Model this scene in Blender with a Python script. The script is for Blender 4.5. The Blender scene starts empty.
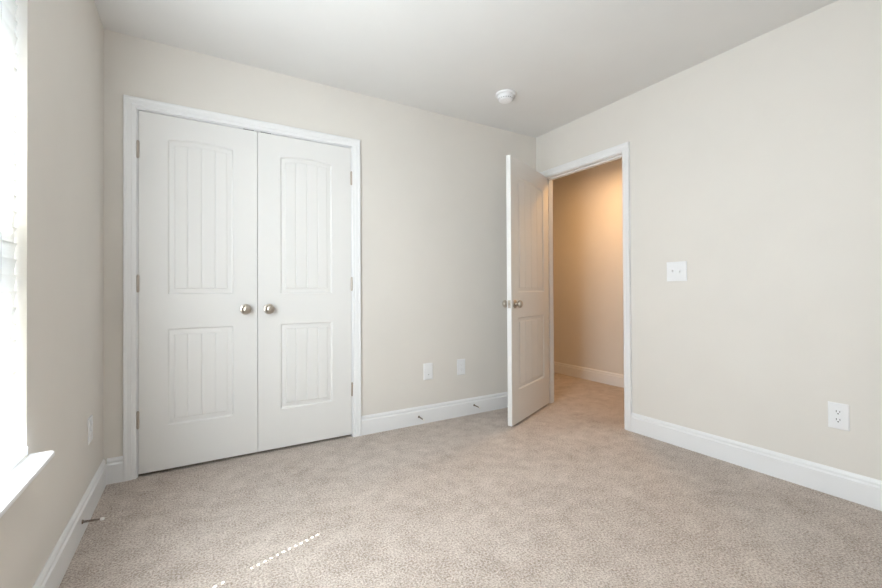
import bpy, bmesh, math
from mathutils import Vector, Matrix
from math import sin, cos, pi, radians

SC = bpy.context.scene
COL = SC.collection

# ------------------------------------------------------------------ room measures (metres)
XL, XR = -0.421, 2.707          # window wall, door wall
YB, YR = 2.8034, -1.00            # closet wall, wall behind the camera
H = 2.432
TL, TR, TB = 0.16, 0.10, 0.12    # wall thicknesses
XH = 3.845                       # far wall of the hall
YH0, YH1 = 0.60, 4.70            # hall ends
WY0, WY1 = 0.74, 1.644           # window opening along Y
WZ0, WZ1 = 0.541, 2.020
DY0, DY1 = 1.910, 2.697          # hall doorway jamb faces
DZ = 2.031
CX0, CX1 = -0.2736, 0.9426       # closet opening jamb faces

# ------------------------------------------------------------------ camera
F_PX, YAW, PITCH, ROLL, Y_PP, CAM_H = 411.03, 0.5385, 0.0079, -0.0055, 288.24, 1.015
f0 = Vector((sin(YAW), cos(YAW), 0)); rgt = Vector((cos(YAW), -sin(YAW), 0)); d0 = Vector((0, 0, -1))
fwd = f0*cos(PITCH) - d0*sin(PITCH); dwn = f0*sin(PITCH) + d0*cos(PITCH)
r2 = rgt*cos(ROLL) - dwn*sin(ROLL); d2 = rgt*sin(ROLL) + dwn*cos(ROLL)
cd = bpy.data.cameras.new('camera'); cam = bpy.data.objects.new('camera', cd); COL.objects.link(cam)
cd.sensor_fit = 'HORIZONTAL'; cd.sensor_width = 36.0
cd.lens = F_PX/882*36.0
cd.shift_y = -(294-Y_PP)/882
cd.clip_start = 0.02
up, back = -d2, -fwd
cam.matrix_world = Matrix(((r2.x, up.x, back.x, 0), (r2.y, up.y, back.y, 0), (r2.z, up.z, back.z, CAM_H), (0, 0, 0, 1)))
SC.camera = cam

# ------------------------------------------------------------------ light and exposure
SUN_STRENGTH, SKY_STRENGTH = 110.0, 1.1
ROOM_FILL_W, HALL_LAMP_W, DAYLIGHT_W = 2.0, 15.5, 53.5
DAYLIGHT_COL = (0.865, 0.95, 1.0)
ROOM_FILL_COL = (0.95, 0.97, 1.0)
SC.view_settings.view_transform = 'Standard'; SC.view_settings.look = 'None'
SC.view_settings.gamma = 1.0; SC.view_settings.use_curve_mapping = False
SC.view_settings.exposure = 0.0
SC.cycles.use_denoising = True; SC.cycles.denoiser = 'OPENIMAGEDENOISE'; SC.cycles.denoising_input_passes = 'RGB_ALBEDO_NORMAL'; SC.cycles.denoising_prefilter = 'ACCURATE'
SC.cycles.max_bounces = 16; SC.cycles.diffuse_bounces = 10; SC.cycles.transmission_bounces = 8; SC.cycles.transparent_max_bounces = 16
SC.cycles.sample_clamp_indirect = 10.0

w = bpy.data.worlds.new('sky'); SC.world = w; w.use_nodes = True
nt = w.node_tree; bg = nt.nodes['Background']
sky = nt.nodes.new('ShaderNodeTexSky'); sky.sky_type = 'NISHITA'; sky.sun_disc = False
sky.sun_elevation = radians(61.2); sky.sun_rotation = radians(-107.8)
nt.links.new(sky.outputs[0], bg.inputs[0]); bg.inputs[1].default_value = SKY_STRENGTH

sl = bpy.data.lights.new('sun', 'SUN'); sl.energy = SUN_STRENGTH; sl.angle = radians(0.22); sl.color = (1.0, 0.975, 0.94)
so = bpy.data.objects.new('sun', sl); COL.objects.link(so)
so.rotation_euler = Vector((0.953, 0.303, -1.823)).to_track_quat('-Z', 'Y').to_euler()
so.location = (-6, -1, 10)

# daylight coming in through the whole window, thrown a little upwards by the tilted slats
N_DL, N_DC, TILT, TURN = 6, 1, radians(8), radians(0)
for k in range(N_DL):
    for j in range(N_DC):
        dl = bpy.data.lights.new('window_daylight', 'AREA'); dl.shape = 'RECTANGLE'; dl.energy = DAYLIGHT_W/(N_DL*N_DC); dl.color = DAYLIGHT_COL
        hgt = (WZ1-WZ0-0.10)/N_DL; wid = (WY1-WY0-0.03)/N_DC
        dl.size = hgt*0.98; dl.size_y = wid*0.98
        do = bpy.data.objects.new('window_daylight', dl); COL.objects.link(do)
        do.location = (XL+0.026, WY0+0.015+wid*(j+0.5), WZ0+0.04+hgt*(k+0.5))
        do.rotation_euler = (0, -pi/2-(TILT if k else radians(-22)), TURN)

# ------------------------------------------------------------------ helpers
def tag(o, label=None, cat=None, group=None, kind=None):
    if label: o['label'] = label
    if cat: o['category'] = cat
    if group: o['group'] = group
    if kind: o['kind'] = kind
    return o

def empty(name, loc, rz=0.0):
    o = bpy.data.objects.new(name, None); COL.objects.link(o)
    o.empty_display_size = 0.05; o.location = loc; o.rotation_euler = (0, 0, rz)
    return o

def link(name, bm, mat, parent=None, loc=None, rz=0.0, smooth=False):
    bmesh.ops.recalc_face_normals(bm, faces=bm.faces)
    me = bpy.data.meshes.new(name); bm.to_mesh(me); bm.free()
    me.materials.append(mat)
    if smooth:
        for p in me.polygons: p.use_smooth = True
        me.set_sharp_from_angle(angle=radians(35))
    o = bpy.data.objects.new(name, me); COL.objects.link(o)
    if parent: o.parent = parent
    if loc is not None: o.location = loc
    o.rotation_euler = (0, 0, rz)
    return o

def box(bm, x0, y0, z0, x1, y1, z1, bevel=0.0, seg=2):
    vs = [bm.verts.new((x, y, z)) for x in (x0, x1) for y in (y0, y1) for z in (z0, z1)]
    q = [(0, 1, 3, 2), (4, 6, 7, 5), (0, 4, 5, 1), (2, 3, 7, 6), (0, 2, 6, 4), (1, 5, 7, 3)]
    fs = [bm.faces.new([vs[i] for i in f]) for f in q]
    if bevel > 0:
        es = list({e for f in fs for e in f.edges})
        bmesh.ops.bevel(bm, geom=es, offset=bevel, segments=seg, profile=0.5, affect='EDGES')

def prism(bm, pts, off):
    """extrude a closed 3D polygon along a vector"""
    off = Vector(off)
    a = [bm.verts.new(p) for p in pts]; b = [bm.verts.new(Vector(p)+off) for p in pts]
    n = len(a)
    bm.faces.new(a); bm.faces.new(b[::-1])
    for i in range(n): bm.faces.new((a[i], a[(i+1) % n], b[(i+1) % n], b[i]))

def lathe(bm, prof, mat4, n=32, close=True):
    """prof: list of (radius, height) round local z, placed by a matrix"""
    rings = []
    for r, z in prof:
        if r < 1e-6: rings.append([bm.verts.new(mat4 @ Vector((0, 0, z)))])
        else: rings.append([bm.verts.new(mat4 @ Vector((r*cos(2*pi*i/n), r*sin(2*pi*i/n), z))) for i in range(n)])
    for a, b in zip(rings, rings[1:]):
        for i in range(n):
            j = (i+1) % n
            if len(a) == 1 and len(b) == 1: continue
            if len(a) == 1: bm.faces.new((a[0], b[i], b[j]))
            elif len(b) == 1: bm.faces.new((a[i], a[j], b[0]))
            else: bm.faces.new((a[i], a[j], b[j], b[i]))
    if close:
        for rg in (rings[0], rings[-1]):
            if len(rg) > 2: bm.faces.new(rg)

def axis_matrix(origin, direction):
    q = Vector(direction).normalized().to_track_quat('Z', 'Y')
    return Matrix.Translation(origin) @ q.to_matrix().to_4x4()

def tube(bm, pts, r, n=10):
    pts = [Vector(p) for p in pts]; rings = []
    prev = None
    for i, p in enumerate(pts):
        t = (pts[min(i+1, len(pts)-1)]-pts[max(i-1, 0)]).normalized()
        u = t.orthogonal().normalized() if prev is None else (prev - t*prev.dot(t)).normalized()
        prev = u; v = t.cross(u)
        rings.append([bm.verts.new(p+(u*cos(2*pi*k/n)+v*sin(2*pi*k/n))*r) for k in range(n)])
    for a, b in zip(rings, rings[1:]):
        for k in range(n): bm.faces.new((a[k], a[(k+1) % n], b[(k+1) % n], b[k]))
    bm.faces.new(rings[0][::-1]); bm.faces.new(rings[-1])

def new_bm(): return bmesh.new()

# ------------------------------------------------------------------ materials
def material(name, color, rough=0.5, metal=0.0, spec=0.5):
    m = bpy.data.materials.new(name); m.use_nodes = True
    p = m.node_tree.nodes['Principled BSDF']
    p.inputs['Base Color'].default_value = (*color, 1); p.inputs['Roughness'].default_value = rough
    p.inputs['Metallic'].default_value = metal; p.inputs['Specular IOR Level'].default_value = spec
    return m, m.node_tree, p

def noise_node(nt, scale, detail=2.0, rough=0.5, stretch=None):
    tc = nt.nodes.new('ShaderNodeTexCoord'); n = nt.nodes.new('ShaderNodeTexNoise')
    n.inputs['Scale'].default_value = scale; n.inputs['Detail'].default_value = detail; n.inputs['Roughness'].default_value = rough
    src = tc.outputs['Object']
    if stretch:
        mp = nt.nodes.new('ShaderNodeMapping'); mp.inputs['Scale'].default_value = stretch
        nt.links.new(src, mp.inputs[0]); src = mp.outputs[0]
    nt.links.new(src, n.inputs['Vector'])
    return n

def add_bump(nt, p, src, strength, dist):
    b = nt.nodes.new('ShaderNodeBump'); b.inputs['Strength'].default_value = strength; b.inputs['Distance'].default_value = dist
    nt.links.new(src, b.inputs['Height']); nt.links.new(b.outputs[0], p.inputs['Normal'])
    return b

def vary(nt, p, src, c0, c1, lo=0.3, hi=0.7):
    r = nt.nodes.new('ShaderNodeValToRGB')
    r.color_ramp.elements[0].position = lo; r.color_ramp.elements[1].position = hi
    r.color_ramp.elements[0].color = (*c0, 1); r.color_ramp.elements[1].color = (*c1, 1)
    nt.links.new(src, r.inputs[0]); nt.links.new(r.outputs[0], p.inputs['Base Color'])
    return r

WALL_COL = (0.684, 0.656, 0.617)
def paint(name, col, bump=0.08):
    m, t, p = material(name, col, 0.75, spec=0.25)
    n = noise_node(t, 3.0, 3.0)
    vary(t, p, n.outputs[0], tuple(c*0.985 for c in col), tuple(min(1, c*1.015) for c in col))
    n2 = noise_node(t, 260.0, 2.0)
    add_bump(t, p, n2.outputs[0], bump, 0.001)
    return m
M_WALL = paint('greige wall paint', WALL_COL)
M_CEIL = paint('white ceiling paint', (0.70, 0.695, 0.685), 0.12)

def white_gloss(name, col, rough=0.35, grain=True):
    m, t, p = material(name, col, rough, spec=0.45)
    if grain:
        n = noise_node(t, 40.0, 3.0, 0.6, (9.0, 9.0, 0.35))
        add_bump(t, p, n.outputs[0], 0.04, 0.0008)
    return m
M_TRIM = white_gloss('white trim enamel', (0.755, 0.76, 0.772), 0.32, False)
M_DOOR = white_gloss('white moulded door paint', (0.715, 0.71, 0.70), 0.38, True)
M_PLASTIC = white_gloss('white plastic', (0.77, 0.775, 0.79), 0.3, False)
M_VINYL = white_gloss('white vinyl', (0.82, 0.82, 0.82), 0.35, False)

# carpet
M_CARPET, t, p = material('beige cut pile carpet', (0.42, 0.35, 0.29), 1.0, spec=0.05)
big = noise_node(t, 3.2, 3.0, 0.55); mid = noise_node(t, 11.0, 4.0, 0.65); fine = noise_node(t, 230.0, 2.0, 0.7); tuft = noise_node(t, 125.0, 2.0, 0.6)
def mathn(t, op, a, b, clamp=False):
    n = t.nodes.new('ShaderNodeMath'); n.operation = op; n.use_clamp = clamp
    for i, v in enumerate((a, b)):
        if isinstance(v, (int, float)): n.inputs[i].default_value = v
        else: t.links.new(v, n.inputs[i])
    return n.outputs[0]
s1 = mathn(t, 'MULTIPLY', big.outputs[0], 0.10); s2 = mathn(t, 'MULTIPLY', mid.outputs[0], 0.23)
s3 = mathn(t, 'MULTIPLY', fine.outputs[0], 0.35); s4 = mathn(t, 'MULTIPLY', tuft.outputs[0], 0.58)
tot = mathn(t, 'ADD', mathn(t, 'ADD', s1, s2), mathn(t, 'ADD', s3, s4))
vary(t, p, tot, (0.27, 0.215, 0.175), (0.69, 0.612, 0.555), 0.500, 0.740)
add_bump(t, p, mathn(t, 'ADD', s3, s4), 0.9, 0.012)
p.inputs['Sheen Weight'].default_value = 0.15

M_NICKEL, t, p = material('brushed satin nickel', (0.52, 0.47, 0.41), 0.30, 1.0)
n = noise_node(t, 300.0, 2.0); add_bump(t, p, n.outputs[0], 0.03, 0.0005)
M_HINGE, t, p = material('satin nickel hinge', (0.50, 0.44, 0.385), 0.38, 1.0)
n = noise_node(t, 300.0, 2.0); add_bump(t, p, n.outputs[0], 0.03, 0.0005)
M_DARK, t, p = material('dark slot', (0.02, 0.018, 0.016), 0.6)
n = noise_node(t, 50.0); vary(t, p, n.outputs[0], (0.015, 0.013, 0.012), (0.03, 0.027, 0.025))
M_GREY, t, p = material('grey plastic', (0.30, 0.30, 0.31), 0.5)
n = noise_node(t, 120.0); add_bump(t, p, n.outputs[0], 0.05, 0.0005)
M_PALE, t, p = material('pale grey plastic', (0.62, 0.61, 0.60), 0.5)
n = noise_node(t, 120.0); add_bump(t, p, n.outputs[0], 0.05, 0.0005)
M_BRONZE, t, p = material('dark bronze spring', (0.20, 0.16, 0.13), 0.4, 0.8)
n = noise_node(t, 120.0); add_bump(t, p, n.outputs[0], 0.05, 0.0005)
M_RUBBER, t, p = material('white rubber tip', (0.78, 0.75, 0.72), 0.6)
n = noise_node(t, 120.0); add_bump(t, p, n.outputs[0], 0.05, 0.0005)

# blind slats: thin white plastic that lets daylight glow through
M_SLAT = bpy.data.materials.new('white translucent blind plastic'); M_SLAT.use_nodes = True
t = M_SLAT.node_tree; t.nodes.clear()
out = t.nodes.new('ShaderNodeOutputMaterial'); mix = t.nodes.new('ShaderNodeMixShader'); df = t.nodes.new('ShaderNodeBsdfDiffuse'); tr = t.nodes.new('ShaderNodeBsdfTranslucent')
n = noise_node(t, 30.0, 2.0); rp = t.nodes.new('ShaderNodeValToRGB')
rp.color_ramp.elements[0].color = (0.86, 0.86, 0.85, 1); rp.color_ramp.elements[1].color = (0.90, 0.90, 0.89, 1)
t.links.new(n.outputs[0], rp.inputs[0]); t.links.new(rp.outputs[0], df.inputs[0]); t.links.new(rp.outputs[0], tr.inputs[0])
mix.inputs[0].default_value = 0.5
t.links.new(df.outputs[0], mix.inputs[1]); t.links.new(tr.outputs[0], mix.inputs[2]); t.links.new(mix.outputs[0], out.inputs[0])

# window glass
M_GLASS = bpy.data.materials.new('clear window glass'); M_GLASS.use_nodes = True
t = M_GLASS.node_tree; t.nodes.clear()
out = t.nodes.new('ShaderNodeOutputMaterial'); mix = t.nodes.new('ShaderNodeMixShader'); tp = t.nodes.new('ShaderNodeBsdfTransparent'); gl = t.nodes.new('ShaderNodeBsdfGlossy')
gl.inputs['Roughness'].default_value = 0.0; tp.inputs[0].default_value = (0.95, 0.97, 0.96, 1)
mix.inputs[0].default_value = 0.05; t.links.new(tp.outputs[0], mix.inputs[1]); t.links.new(gl.outputs[0], mix.inputs[2]); t.links.new(mix.outputs[0], out.inputs[0])

def lamp_glass(name, col, strength):
    m, t, p = material(name, (0.9, 0.88, 0.84), 0.4)
    p.inputs['Emission Color'].default_value = (*col, 1); p.inputs['Emission Strength'].default_value = strength
    n = noise_node(t, 8.0); add_bump(t, p, n.outputs[0], 0.02, 0.001)
    return m

# ------------------------------------------------------------------ large structure
def struct(name, bm, mat, label, cat, parent=None):
    o = link(name, bm, mat, parent); return tag(o, label, cat, kind='structure')

bm = new_bm(); box(bm, XL-TL, YR-0.12, -0.06, XH+0.12, YH1+0.12, 0.0)
struct('floor', bm, M_CARPET, 'beige cut pile carpet over the bedroom and hall floor', 'floor')
bm = new_bm(); box(bm, XL-TL, YR-0.12, H, XH+0.12, YH1+0.12, H+0.08)
struct('ceiling', bm, M_CEIL, 'plain off white painted ceiling overhead', 'ceiling')

bm = new_bm()                                   # window wall with its opening
box(bm, XL-TL, YR-0.12, 0, XL, WY0, H); box(bm, XL-TL, WY1, 0, XL, YB+TB, H)
box(bm, XL-TL, WY0, 0, XL, WY1, WZ0-0.02); box(bm, XL-TL, WY0, WZ1, XL, WY1, H)
struct('wall_left', bm, M_WALL, 'greige left wall holding the window', 'wall')

JT = 0.018
bm = new_bm()
a, b, c = CX0-JT, CX1+JT, DZ+JT
prism(bm, [(XL, YB, 0), (a, YB, 0), (a, YB, c), (b, YB, c), (b, YB, 0), (XR, YB, 0), (XR, YB, H), (XL, YB, H)], (0, TB, 0))
struct('wall_back', bm, M_WALL, 'greige wall around the white double closet doors', 'wall')
bm = new_bm()
a, b = DY0-JT, DY1+JT
prism(bm, [(XR, YR-0.12, 0), (XR, a, 0), (XR, a, c), (XR, b, c), (XR, b, 0), (XR, YH1, 0), (XR, YH1, H), (XR, YR-0.12, H)], (TR, 0, 0))
struct('wall_right', bm, M_WALL, 'greige right wall with the doorway, switch and outlet', 'wall')
bm = new_bm(); box(bm, XL, YR-0.12, 0, XR, YR, H)
struct('wall_front', bm, M_WALL, 'greige wall behind the camera facing the closet', 'wall')
bm = new_bm(); box(bm, XH, YH0-0.12, 0, XH+0.12, YH1+0.12, H)
struct('wall_hall', bm, M_WALL, 'warm lit hall wall seen through the open doorway', 'wall')
bm = new_bm(); box(bm, XR+TR, YH1, 0, XH, YH1+0.12, H); struct('wall_hall_far', bm, M_WALL, 'far end wall of the hall, out of sight', 'wall')
bm = new_bm(); box(bm, XR+TR, YH0-0.12, 0, XH, YH0, H); struct('wall_hall_near', bm, M_WALL, 'near end wall of the hall, out of sight', 'wall')
bm = new_bm()                                   # closet interior shell
cy = YB+TB; box(bm, XL, cy+0.60, 0, 1.35, cy+0.66, H); box(bm, XL-TL, cy, 0, XL, cy+0.66, H); box(bm, 1.35, cy, 0, 1.41, cy+0.66, H)
struct('wall_closet', bm, M_WALL, 'inner walls of the closet behind its closed doors', 'wall')

# baseboards: profile (depth from wall, height)
BB = [(0, 0), (0.0150, 0), (0.0150, 0.100), (0.0095, 0.107), (0.0085, 0.1115), (0.0110, 0.1135), (0.0110, 0.119), (0.0085, 0.126), (0.0050, 0.130), (0.0030, 0.134), (0, 0.134)]
def baseboard(name, a, b, n, label):
    """a, b: ends along the wall foot (x, y); n: unit normal into the room"""
    bm = new_bm()
    A = [bm.verts.new((a[0]+n[0]*d, a[1]+n[1]*d, z)) for d, z in BB]
    B = [bm.verts.new((b[0]+n[0]*d, b[1]+n[1]*d, z)) for d, z in BB]
    k = len(BB)
    for i in range(k): bm.faces.new((A[i], A[(i+1) % k], B[(i+1) % k], B[i]))
    bm.faces.new(A); bm.faces.new(B[::-1])
    return struct(name, bm, M_TRIM, label, 'baseboard')
CW = 0.057; RV = 0.005
baseboard('baseboard_left', (XL, YR), (XL, YB), (1, 0), 'white baseboard along the left wall under the window')
baseboard('baseboard_back', (XL+0.015, YB), (CX0-RV-CW, YB), (0, -1), 'short white baseboard between left corner and closet casing')
baseboard('baseboard_back', (CX1+RV+CW, YB), (XR, YB), (0, -1), 'white baseboard on the back wall between closet and open door')
baseboard('baseboard_right', (XR, YR), (XR, DY0-RV-CW), (-1, 0), 'white baseboard along the right wall under switch and outlet')
baseboard('baseboard_hall', (XH, YH0), (XH, YH1), (-1, 0), 'white baseboard of the hall wall beyond the doorway')

# casings: profile (distance out from the opening, thickness)
CP = [(0, 0), (0, 0.010), (0.003, 0.012), (0.018, 0.0125), (0.022, 0.0155), (0.040, 0.0165), (0.046, 0.019), (0.055, 0.019), (0.057, 0.017), (0.057, 0)]
def casing_bm(fn, s0, s1, zt):
    """fn(s, t, z) -> point; s along the wall, t out of the wall"""
    bm = new_bm()
    st = [[bm.verts.new(fn(s, t, z)) for (w, t) in CP for s, z in [q(w)]] for q in (
        lambda w: (s0-w, 0.0), lambda w: (s0-w, zt+w), lambda w: (s1+w, zt+w), lambda w: (s1+w, 0.0))]
    k = len(CP)
    for A, B in zip(st, st[1:]):
        for i in range(k): bm.faces.new((A[i], A[(i+1) % k], B[(i+1) % k], B[i]))
    bm.faces.new(st[0]); bm.faces.new(st[-1][::-1])
    return bm
cas = struct('trim_1', casing_bm(lambda s, t, z: (s, YB-t, z), CX0-RV, CX1+RV, DZ+RV), M_TRIM, 'white moulded casing framing the double closet doors', 'door casing')
bm = new_bm()
box(bm, CX0-JT, YB, 0, CX0, YB+TB, DZ); box(bm, CX1, YB, 0, CX1+JT, YB+TB, DZ); box(bm, CX0-JT, YB, DZ, CX1+JT, YB+TB, DZ+JT)
box(bm, CX0, YB+0.042, DZ-0.030, CX1, YB+0.070, DZ)
link('jamb', bm, M_TRIM, cas)
for s in (-1, 1):                               # dark ball catch strikes over each leaf
    bm = new_bm(); xc = 0.3347+s*0.050; box(bm, xc-0.030, YB+0.001, DZ-0.0045, xc+0.030, YB+0.026, DZ-0.0005)
    tag(link('catch_plate', bm, M_DARK, cas), 'dark metal catch plate')

cas2 = struct('trim_2', casing_bm(lambda s, t, z: (XR-t, s, z), DY0-RV, DY1+RV, DZ+RV), M_TRIM, 'white moulded casing framing the hall doorway', 'door casing')
bm = new_bm()
box(bm, XR, DY0-JT, 0, XR+TR, DY0, DZ); box(bm, XR, DY1, 0, XR+TR, DY1+JT, DZ); box(bm, XR, DY0-JT, DZ, XR+TR, DY1+JT, DZ+JT)
link('jamb', bm, M_TRIM, cas2)
bm = new_bm()
x0, x1 = XR+0.040, XR+0.075
box(bm, x0, DY0, 0, x1, DY0+0.011, DZ); box(bm, x0, DY1-0.011, 0, x1, DY1, DZ); box(bm, x0, DY0, DZ-0.011, x1, DY1, DZ)
link('door_stop_strip', bm, M_TRIM, cas2)
bm = new_bm(); box(bm, XR+0.004, DY0-0.001, 0.885, XR+0.034, DY0+0.0015, 0.955)
tag(link('strike_plate', bm, M_NICKEL, cas2), 'satin nickel strike plate')

# ------------------------------------------------------------------ doors
OFF = [0.0, 0.002, 0.008, 0.012, 0.033, 0.0365]
DEP = [0.0, -0.0010, -0.0068, -0.0076, -0.0062, -0.0024]
def prof(d):
    if d <= 0: return 0.0
    for (a, da), (b, db) in zip(zip(OFF, DEP), list(zip(OFF, DEP))[1:]):
        if d <= b + 1e-9: return da+(db-da)*(d-a)/(b-a)
    return DEP[-1]

def leaf_bm(W, zb, zt, T, stile, arch_z, rise):
    x0, x1 = stile, W-stile; cx = W/2; half = (x1-x0)/2
    panels = [(0.264, 0.813), (1.006, arch_z)]
    grooves = [cx-0.27*(half-OFF[-1])*2, cx, cx+0.27*(half-OFF[-1])*2]
    xs = {0.0, W}
    for o in OFF: xs |= {x0+o, x1-o}
    for g in grooves: xs |= {g-0.003, g, g+0.003}
    for i in range(1, 24):
        x = x0+OFF[-1]+(x1-x0-2*OFF[-1])*i/24
        if all(abs(x-k) > 0.004 for k in xs): xs.add(x)
    xs = sorted(xs)
    rows = [(zb, 0)]
    for (a, b) in panels:
        top = b == arch_z
        rows += [(a+o, 0) for o in OFF] + [(b-o, 1 if top else 0) for o in reversed(OFF)]
    rows.append((zt, 0))
    bm = new_bm()
    def depth(x, z):
        best = 0.0
        for a, b in panels:
            d = min(x-x0, x1-x, z-a, b-z)
            if d > 0:
                best = prof(d)
                if d >= OFF[-1]-1e-6:
                    for g in grooves:
                        if abs(x-g) < 1e-6: best -= 0.0030
        return best
    def grid(sgn, base):
        G = []
        for z, wgt in rows:
            row = []
            for x in xs:
                u = (x-cx)/half
                zz = z + wgt*rise*max(0.0, 1-u*u)
                row.append(bm.verts.new((x, base - sgn*depth(x, z), zz)))
            G.append(row)
        for r0, r1 in zip(G, G[1:]):
            for i in range(len(xs)-1):
                q = (r0[i], r0[i+1], r1[i+1], r1[i])
                bm.faces.new(q if sgn > 0 else q[::-1])
        return G
    A = grid(1, 0.0); B = grid(-1, T)
    for i in range(len(xs)-1):
        bm.faces.new((A[0][i], B[0][i], B[0][i+1], A[0][i+1])); bm.faces.new((A[-1][i], A[-1][i+1], B[-1][i+1], B[-1][i]))
    for j in range(len(rows)-1):
        bm.faces.new((A[j][0], A[j+1][0], B[j+1][0], B[j][0])); bm.faces.new((A[j][-1], B[j][-1], B[j+1][-1], A[j+1][-1]))
    return bm

KNOB_ROSE = [(0.0, 0.0), (0.0315, 0.0), (0.0325, 0.003), (0.030, 0.007), (0.020, 0.010), (0.0, 0.010)]
KNOB_BALL = [(0.0, 0.009), (0.0115, 0.009), (0.0105, 0.020), (0.0135, 0.025), (0.0225, 0.031), (0.0275, 0.038), (0.0280, 0.046), (0.0250, 0.054), (0.0175, 0.0595), (0.0080, 0.0615), (0.0, 0.0618)]
def knob(root, loc, direction):
    """rose with its ball as sub-part; direction in the door's own axes"""
    bm = new_bm(); lathe(bm, KNOB_ROSE, axis_matrix(loc, direction), 36)
    k = link('door_knob', bm, M_NICKEL, root, smooth=True); k['label'] = 'round satin nickel knob'
    bm = new_bm(); lathe(bm, KNOB_BALL, axis_matrix(loc, direction), 36)
    link('knob_ball', bm, M_NICKEL, k, smooth=True)
    return k

def hinge(root, x, y, z, plates, r=0.0068):
    bm = new_bm()
    prof_ = [(0.0, -0.049), (0.004, -0.049), (0.0052, -0.046), (0.0052, -0.045), (r, -0.0445)]
    for k in range(5):
        z0 = -0.0445+k*0.0178; prof_ += [(r, z0+0.0005), (r, z0+0.0170), (r-0.0009, z0+0.0174), (r-0.0009, z0+0.0178)]
    prof_ += [(r, 0.0445), (0.0052, 0.045), (0.0052, 0.046), (0.004, 0.049), (0.0, 0.049)]
    lathe(bm, prof_, Matrix.Translation((x, y, z)), 18)
    h = link('hinge', bm, M_HINGE, root, smooth=True); h['label'] = 'satin nickel butt hinge'
    bm = new_bm()
    for (a0, b0, a1, b1) in plates: box(bm, a0, b0, z-0.0445, a1, b1, z+0.0445)
    link('hinge_leaf', bm, M_HINGE, h)

ZB, ZT = 0.018, 2.027
def closet_door(name, x0, hinge_left, label):
    Wd = 0.604
    root = link(name, leaf_bm(Wd, ZB, ZT, 0.035, 0.134, 1.889, 0.017), M_DOOR, None, (x0, YB+0.001, 0.0))
    tag(root, label, 'door', kind='structure')
    if hinge_left:
        knob(root, (0.5373, 0, 0.912), (0, -1, 0))
        for z in (1.810, 1.068, 0.317): hinge(root, -0.0015, -0.0060, z, [(-0.0022, -0.001, -0.0002, 0.030)])
    else:
        knob(root, (0.0643, 0, 0.910), (0, -1, 0))
        for z in (1.815, 1.071, 0.334): hinge(root, Wd+0.0015, -0.0060, z, [(Wd+0.0002, -0.001, Wd+0.0022, 0.030)])
    return root
closet_door('door_1', -0.2708, True, 'left leaf of the white double closet doors, nearer the window')
closet_door('door_2', 0.3362, False, 'right leaf of the white double closet doors, nearer the hall door')

PIN = Vector((2.6975, 2.694)); DDIR = Vector((-0.9105, -0.4136)).normalized(); DN = Vector((-DDIR.y, DDIR.x))
if DN.y > 0: DN = -DN
DW = 0.779
A0 = PIN + DDIR*DW + DN*0.035
ang = math.atan2(-DDIR.y, -DDIR.x)
entry = link('door_3', leaf_bm(DW, ZB, ZT, 0.035, 0.121, 1.879, 0.022), M_DOOR, None, (A0.x, A0.y, 0), ang)
tag(entry, 'white two panel bedroom door standing open beside the hall doorway', 'door', kind='structure')
knob(entry, (0.058, 0, 0.918), (0, -1, 0)); knob(entry, (0.058, 0.035, 0.918), (0, 1, 0))
bm = new_bm(); box(bm, -0.0012, 0.006, 0.889, 0.0005, 0.029, 0.947)
lp = link('latch_plate', bm, M_NICKEL, entry); lp['label'] = 'satin nickel latch plate'
bm = new_bm(); box(bm, -0.010, 0.012, 0.911, -0.001, 0.023, 0.925, 0.003); link('latch_bolt', bm, M_NICKEL, lp)
for z in (1.814, 1.072, 0.318): hinge(entry, DW+0.004, 0.040, z, [(DW+0.0002, 0.004, DW+0.002, 0.036)])

# ------------------------------------------------------------------ window, sill and blind
XG = XL-0.105
bm = new_bm()
fx0, fx1 = XL-TL+0.005, XL-0.072
for (y0, z0, y1, z1) in ((WY0, WZ0-0.018, WY0+0.035, WZ1), (WY1-0.035, WZ0-0.018, WY1, WZ1), (WY0+0.035, WZ0-0.018, WY1-0.035, WZ0+0.025), (WY0+0.035, WZ1-0.04, WY1-0.035, WZ1)):
    box(bm, fx0, y0, z0, fx1, y1, z1)
win = struct('window_1', bm, M_VINYL, 'white single hung window behind the blind on the left wall', 'window')
ZM = 1.272
def sash(xa, xb, z0, z1):
    y0, y1, s = WY0+0.036, WY1-0.036, 0.034
    bm = new_bm()
    box(bm, xa, y0, z0, xb, y0+s, z1); box(bm, xa, y1-s, z0, xb, y1, z1)
    box(bm, xa, y0+s, z0, xb, y1-s, z0+s); box(bm, xa, y0+s, z1-s, xb, y1-s, z1)
    o = link('sash', bm, M_VINYL, win)
    bm = new_bm(); xm = (xa+xb)/2; box(bm, xm-0.002, y0+s, z0+s, xm+0.002, y1-s, z1-s); link('pane', bm, M_GLASS, o)
sash(fx1-0.034, fx1-0.006, WZ0+0.026, ZM+0.017); sash(fx0+0.006, fx0+0.034, ZM-0.017, WZ1-0.041)
bm = new_bm()                                   # stool with rounded nose and horns
sx = XL+0.0550
box(bm, fx1, WY0, WZ0-0.020, XL, WY1, WZ0)
pr = [(XL, WZ0-0.020), (sx-0.006, WZ0-0.020), (sx-0.001, WZ0-0.017), (sx, WZ0-0.011), (sx-0.001, WZ0-0.004), (sx-0.006, WZ0), (XL, WZ0)]
prism(bm, [(x, WY0-0.030, z) for x, z in pr], (0, WY1-WY0+0.060, 0))
link('window_sill', bm, M_TRIM, win)['label'] = 'white wooden window sill board'

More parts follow.
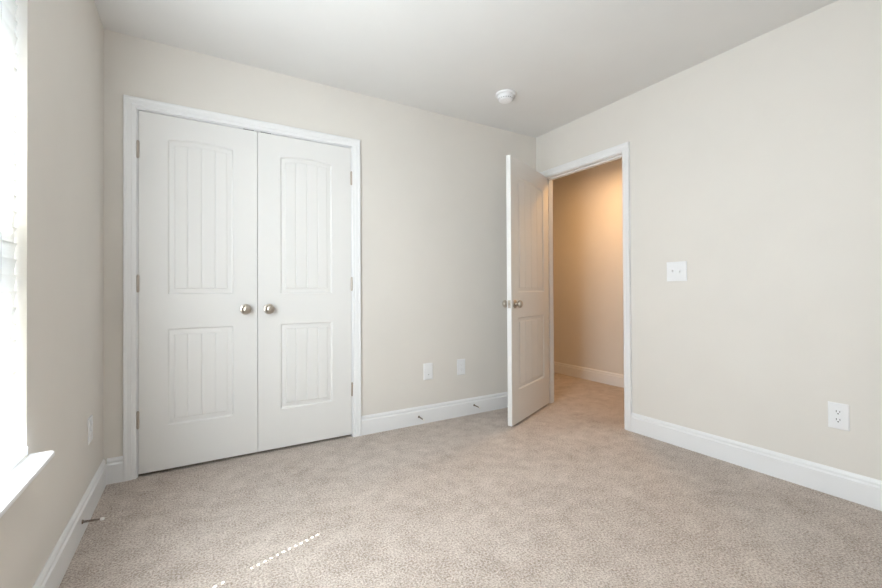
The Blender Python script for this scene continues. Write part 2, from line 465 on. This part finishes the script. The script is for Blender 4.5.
blind = empty('window_blind', (XL-0.020, (WY0+WY1)/2, WZ0))
tag(blind, 'white slatted blind, closed, hanging in the left window', 'blind')
by0, by1 = WY0+0.014, WY1-0.014
ox, oy, oz = blind.location
def cell_slab(bm, ys, cs, hole, T, zc, tilt):
    """slab with square route holes; chord c runs up and into the room"""
    ca, sa = cos(tilt), sin(tilt); vmap = {}
    def V(i, j, k):
        key = (i, j, k)
        if key not in vmap:
            c = cs[j]; crown = 0.0022*(1-(c/0.025)**2); h = (T if k else 0.0)+crown
            vmap[key] = bm.verts.new((c*ca - h*sa, ys[i]-oy, zc-oz + c*sa + h*ca))
        return vmap[key]
    ny, nc = len(ys)-1, len(cs)-1
    solid = lambda i, j: 0 <= i < ny and 0 <= j < nc and (i, j) not in hole
    for i in range(ny):
        for j in range(nc):
            if not solid(i, j): continue
            bm.faces.new((V(i, j, 1), V(i+1, j, 1), V(i+1, j+1, 1), V(i, j+1, 1)))
            bm.faces.new((V(i, j, 0), V(i, j+1, 0), V(i+1, j+1, 0), V(i+1, j, 0)))
            if not solid(i-1, j): bm.faces.new((V(i, j, 0), V(i, j, 1), V(i, j+1, 1), V(i, j+1, 0)))
            if not solid(i+1, j): bm.faces.new((V(i+1, j, 0), V(i+1, j+1, 0), V(i+1, j+1, 1), V(i+1, j, 1)))
            if not solid(i, j-1): bm.faces.new((V(i, j, 0), V(i+1, j, 0), V(i+1, j, 1), V(i, j, 1)))
            if not solid(i, j+1): bm.faces.new((V(i, j+1, 0), V(i, j+1, 1), V(i+1, j+1, 1), V(i+1, j+1, 0)))
HOLES_Y = [1.471, WY0+WY1-1.471]
ys = [by0]
for hy in sorted(HOLES_Y): ys += [hy-0.0035, hy+0.0035]
ys.append(by1)
cs = [-0.025, -0.012, 0.0, 0.007, 0.014, 0.019, 0.025]
holes = {(1, 2), (1, 3), (3, 2), (3, 3)}
S_PITCH = 0.0454
zs = [0.5885+S_PITCH*i for i in range(30)]
for z in zs:
    bm = new_bm(); cell_slab(bm, ys, cs, holes, 0.0026, z, radians(83)); link('slat', bm, M_SLAT, blind)
bm = new_bm(); box(bm, -0.026, by0-oy, 0.012, 0.026, by1-oy, 0.034, 0.004); rail = link('bottom_rail', bm, M_VINYL, blind)
for yy in (by0, by1):
    bm = new_bm(); box(bm, -0.0265, yy-oy-0.0015, 0.0115, 0.0265, yy-oy+0.0015, 0.0345); link('end_cap', bm, M_PLASTIC, rail)
bm = new_bm(); box(bm, -0.030, by0-oy, WZ1-oz-0.062, 0.022, by1-oy, WZ1-oz-0.002, 0.002); link('headrail', bm, M_VINYL, blind)
bm = new_bm(); box(bm, 0.024, WY0-oy+0.003, WZ1-oz-0.080, 0.033, WY1-oy-0.003, WZ1-oz-0.002, 0.003); link('valance', bm, M_VINYL, blind)
for hy in HOLES_Y:
    for dx in (-0.017, 0.013):
        bm = new_bm(); tube(bm, [(dx, hy+0.012-oy, 0.034), (dx, hy+0.012-oy, WZ1-oz-0.060)], 0.0008, 6); link('ladder_cord', bm, M_VINYL, blind)

# ------------------------------------------------------------------ wall plates
def plate_bm(wd, ht, T=0.006):
    bm = new_bm(); b = 0.004
    r0 = [(-wd/2, 0, -ht/2), (wd/2, 0, -ht/2), (wd/2, 0, ht/2), (-wd/2, 0, ht/2)]
    r1 = [(x, -0.003, z) for x, _, z in r0]
    r2_ = [(math.copysign(abs(x)-b, x), -T, math.copysign(abs(z)-b, z)) for x, _, z in r0]
    L = [[bm.verts.new(q) for q in r] for r in (r0, r1, r2_)]
    for A, B in zip(L, L[1:]):
        for i in range(4): bm.faces.new((A[i], A[(i+1) % 4], B[(i+1) % 4], B[i]))
    bm.faces.new(L[0]); bm.faces.new(L[-1])
    return bm
def screw(root, x, z, y=-0.006):
    bm = new_bm(); lathe(bm, [(0, 0), (0.0032, 0), (0.0030, 0.0008), (0.0, 0.0012)], axis_matrix((x, y, z), (0, -1, 0)), 12); link('screw', bm, M_PLASTIC, root)
def receptacle(root, zc, slot_mat):
    bm = new_bm(); pts = []
    for i in range(32):                         # round face with flattened top and bottom
        a_ = 2*pi*i/32; pts.append((0.0172*cos(a_), -0.0055, zc+max(-0.0142, min(0.0142, 0.0172*sin(a_)))))
    prism(bm, pts, (0, -0.0030, 0)); r = link('receptacle', bm, M_PLASTIC, root)
    bm = new_bm()
    box(bm, -0.0078, -0.0090, zc-0.001, -0.0052, -0.0084, zc+0.0085); box(bm, 0.0052, -0.0090, zc-0.0005, 0.0078, -0.0084, zc+0.0075)
    lathe(bm, [(0, 0), (0.0030, 0), (0.0030, 0.0006), (0, 0.0006)], axis_matrix((0, -0.0084, zc-0.0072), (0, -1, 0)), 12)
    link('slot', bm, slot_mat, r)
def duplex(name, loc, rz, wd, ht, label, slot_mat):
    root = empty(name, loc, rz); tag(root, label, 'outlet')
    link('cover_plate', plate_bm(wd, ht), M_PLASTIC, root)
    receptacle(root, 0.0195, slot_mat); receptacle(root, -0.0195, slot_mat); screw(root, 0, 0)
    return root
duplex('wall_outlet', (XR, 0.736, 0.394), -pi/2, 0.078, 0.127, 'white duplex outlet low on the right wall above the baseboard', M_DARK)
duplex('wall_outlet', (XL, 2.472, 0.385), pi/2, 0.078, 0.118, 'white outlet on the left wall between window sill and corner', M_PALE)
duplex('wall_outlet', (1.861, YB, 0.3985), 0, 0.078, 0.127, 'white outlet low on the back wall just left of the open door', M_PALE)
root = empty('wall_plate', (1.553, YB, 0.394)); tag(root, 'white plate low on the back wall, the one nearer the closet', 'wall plate')
link('cover_plate', plate_bm(0.080, 0.127), M_PLASTIC, root)
bm = new_bm(); box(bm, -0.0165, -0.0080, -0.033, 0.0165, -0.0058, 0.033, 0.0008); ins = link('insert', bm, M_PLASTIC, root)
bm = new_bm(); box(bm, -0.0045, -0.0084, -0.026, 0.0045, -0.0078, -0.021); link('jack', bm, M_GREY, ins)
for z in (-0.048, 0.048): screw(root, 0, z)

sw = empty('light_switch', (XR, 1.5185, 1.1375), -pi/2); tag(sw, 'white double toggle light switch on the right wall', 'light switch')
link('cover_plate', plate_bm(0.130, 0.128), M_PLASTIC, sw)
for x, upw in ((-0.023, 1), (0.023, -1)):
    bm = new_bm(); box(bm, x-0.0055, -0.0072, -0.0125, x+0.0055, -0.0058, 0.0125); sl_ = link('toggle_slot', bm, M_PLASTIC, sw)
    bm = new_bm(); prism(bm, [(x-0.004, -0.0068, -0.006), (x-0.004, -0.0068, 0.006), (x-0.004, -0.0190, 0.004+upw*0.009), (x-0.004, -0.0190, -0.004+upw*0.009)], (0.008, 0, 0))
    link('toggle', bm, M_PLASTIC, sl_)
    for z in (-0.030, 0.030): screw(sw, x, z)

# ------------------------------------------------------------------ spring door stops on the baseboards
def door_stop(base, direction, label, bend=0.0):
    root = empty('door_stop', base); tag(root, label, 'door stop', 'spring door stops on the baseboards')
    dv = Vector(direction).normalized(); L = 0.066
    bm = new_bm(); lathe(bm, [(0, 0), (0.0085, 0), (0.0085, 0.002), (0.0050, 0.006), (0, 0.006)], axis_matrix((0, 0, 0), dv), 16); link('base', bm, M_BRONZE, root, smooth=True)
    u = dv.orthogonal().normalized(); v = dv.cross(u); pts = []
    N = 150
    for i in range(N+1):
        s = i/N; a_ = 2*pi*15*s; c = dv*(0.005+L*s) + Vector((0, 0, -bend*4*s*(1-s)))
        pts.append(c+(u*cos(a_)+v*sin(a_))*(0.0042-0.0010*s))
    bm = new_bm(); tube(bm, pts, 0.0011, 6); link('spring', bm, M_BRONZE, root, smooth=True)
    bm = new_bm(); lathe(bm, [(0, 0), (0.0055, 0), (0.0062, 0.003), (0.0062, 0.010), (0.0045, 0.013), (0, 0.0135)], axis_matrix(dv*(0.004+L), dv), 16)
    tip = link('rubber_tip', bm, M_RUBBER, root, smooth=True); tip['label'] = 'white rubber tip'
door_stop((XL+0.015, 2.244, 0.064), (0.074, -0.030, 0.007), 'spring door stop on the left baseboard below the window')
door_stop((1.463, YB-0.015, 0.060), (0, -1, -0.05), 'spring door stop on the back baseboard nearer the closet')
door_stop((1.979, YB-0.015, 0.074), (0, -1, -0.05), 'spring door stop on the back baseboard nearer the open door')

# ------------------------------------------------------------------ ceiling things
sd = empty('smoke_detector', (1.914, 2.284, H)); tag(sd, 'round white smoke detector on the ceiling above the open door', 'smoke detector')
dn = axis_matrix((0, 0, 0), (0, 0, -1))
bm = new_bm(); lathe(bm, [(0, 0), (0.070, 0), (0.0715, 0.004), (0.0715, 0.013), (0.069, 0.016), (0, 0.016)], dn, 48); link('base', bm, M_PLASTIC, sd, smooth=True)
bm = new_bm(); lathe(bm, [(0, 0.014), (0.059, 0.014), (0.059, 0.020), (0.0565, 0.032), (0.049, 0.047), (0.043, 0.051), (0.028, 0.053), (0, 0.0535)], dn, 48); body = link('cover', bm, M_PLASTIC, sd, smooth=True)
bm = new_bm()
for k in range(20):
    a_ = 2*pi*k/20; m4 = Matrix.Rotation(a_, 4, 'Z')
    vs = [m4 @ Vector(q) for q in ((0.0530, -0.004, -0.0385), (0.0530, 0.004, -0.0385), (0.0505, 0.004, -0.0445), (0.0505, -0.004, -0.0445))]
    bm.faces.new([bm.verts.new(q+m4.to_3x3() @ Vector((0.0010, 0, 0))) for q in vs])
link('vent_slot', bm, M_GREY, body)
bm = new_bm(); lathe(bm, [(0, 0.0525), (0.010, 0.0525), (0.010, 0.0555), (0, 0.056)], dn, 20); link('test_button', bm, M_PLASTIC, body)

def ceiling_light(loc, r, col, watts, label, emis):
    root = empty('ceiling_light', loc); tag(root, label, 'ceiling light')
    bm = new_bm(); lathe(bm, [(0, 0), (r, 0), (r, 0.018), (r*0.97, 0.022), (0, 0.022)], dn, 40); link('base', bm, M_NICKEL, root, smooth=True)
    bm = new_bm(); pr_ = [(r*0.94*cos(a_*pi/2/10), 0.020+0.085*sin(a_*pi/2/10)) for a_ in range(10)]+[(0, 0.105)]
    lathe(bm, pr_, dn, 40, close=False); link('shade', bm, lamp_glass('frosted glass shade', col, emis), root, smooth=True)
    ld = bpy.data.lights.new('bulb', 'AREA'); ld.shape = 'DISK'; ld.size = r*1.7; ld.energy = watts; ld.color = col
    lo = bpy.data.objects.new('bulb', ld); COL.objects.link(lo); lo.parent = root; lo.location = (0, 0, -0.112)
    return root
ceiling_light((1.15, 0.75, H), 0.17, ROOM_FILL_COL, ROOM_FILL_W, 'added round fill light on the bedroom ceiling, out of view', 0.1)  # added fill light for the bedroom, out of view, built as a flush fixture
ceiling_light((3.19, 2.62, H), 0.15, (1.0, 0.56, 0.22), HALL_LAMP_W, 'round warm flush ceiling light in the hall beyond the door', 0.6)
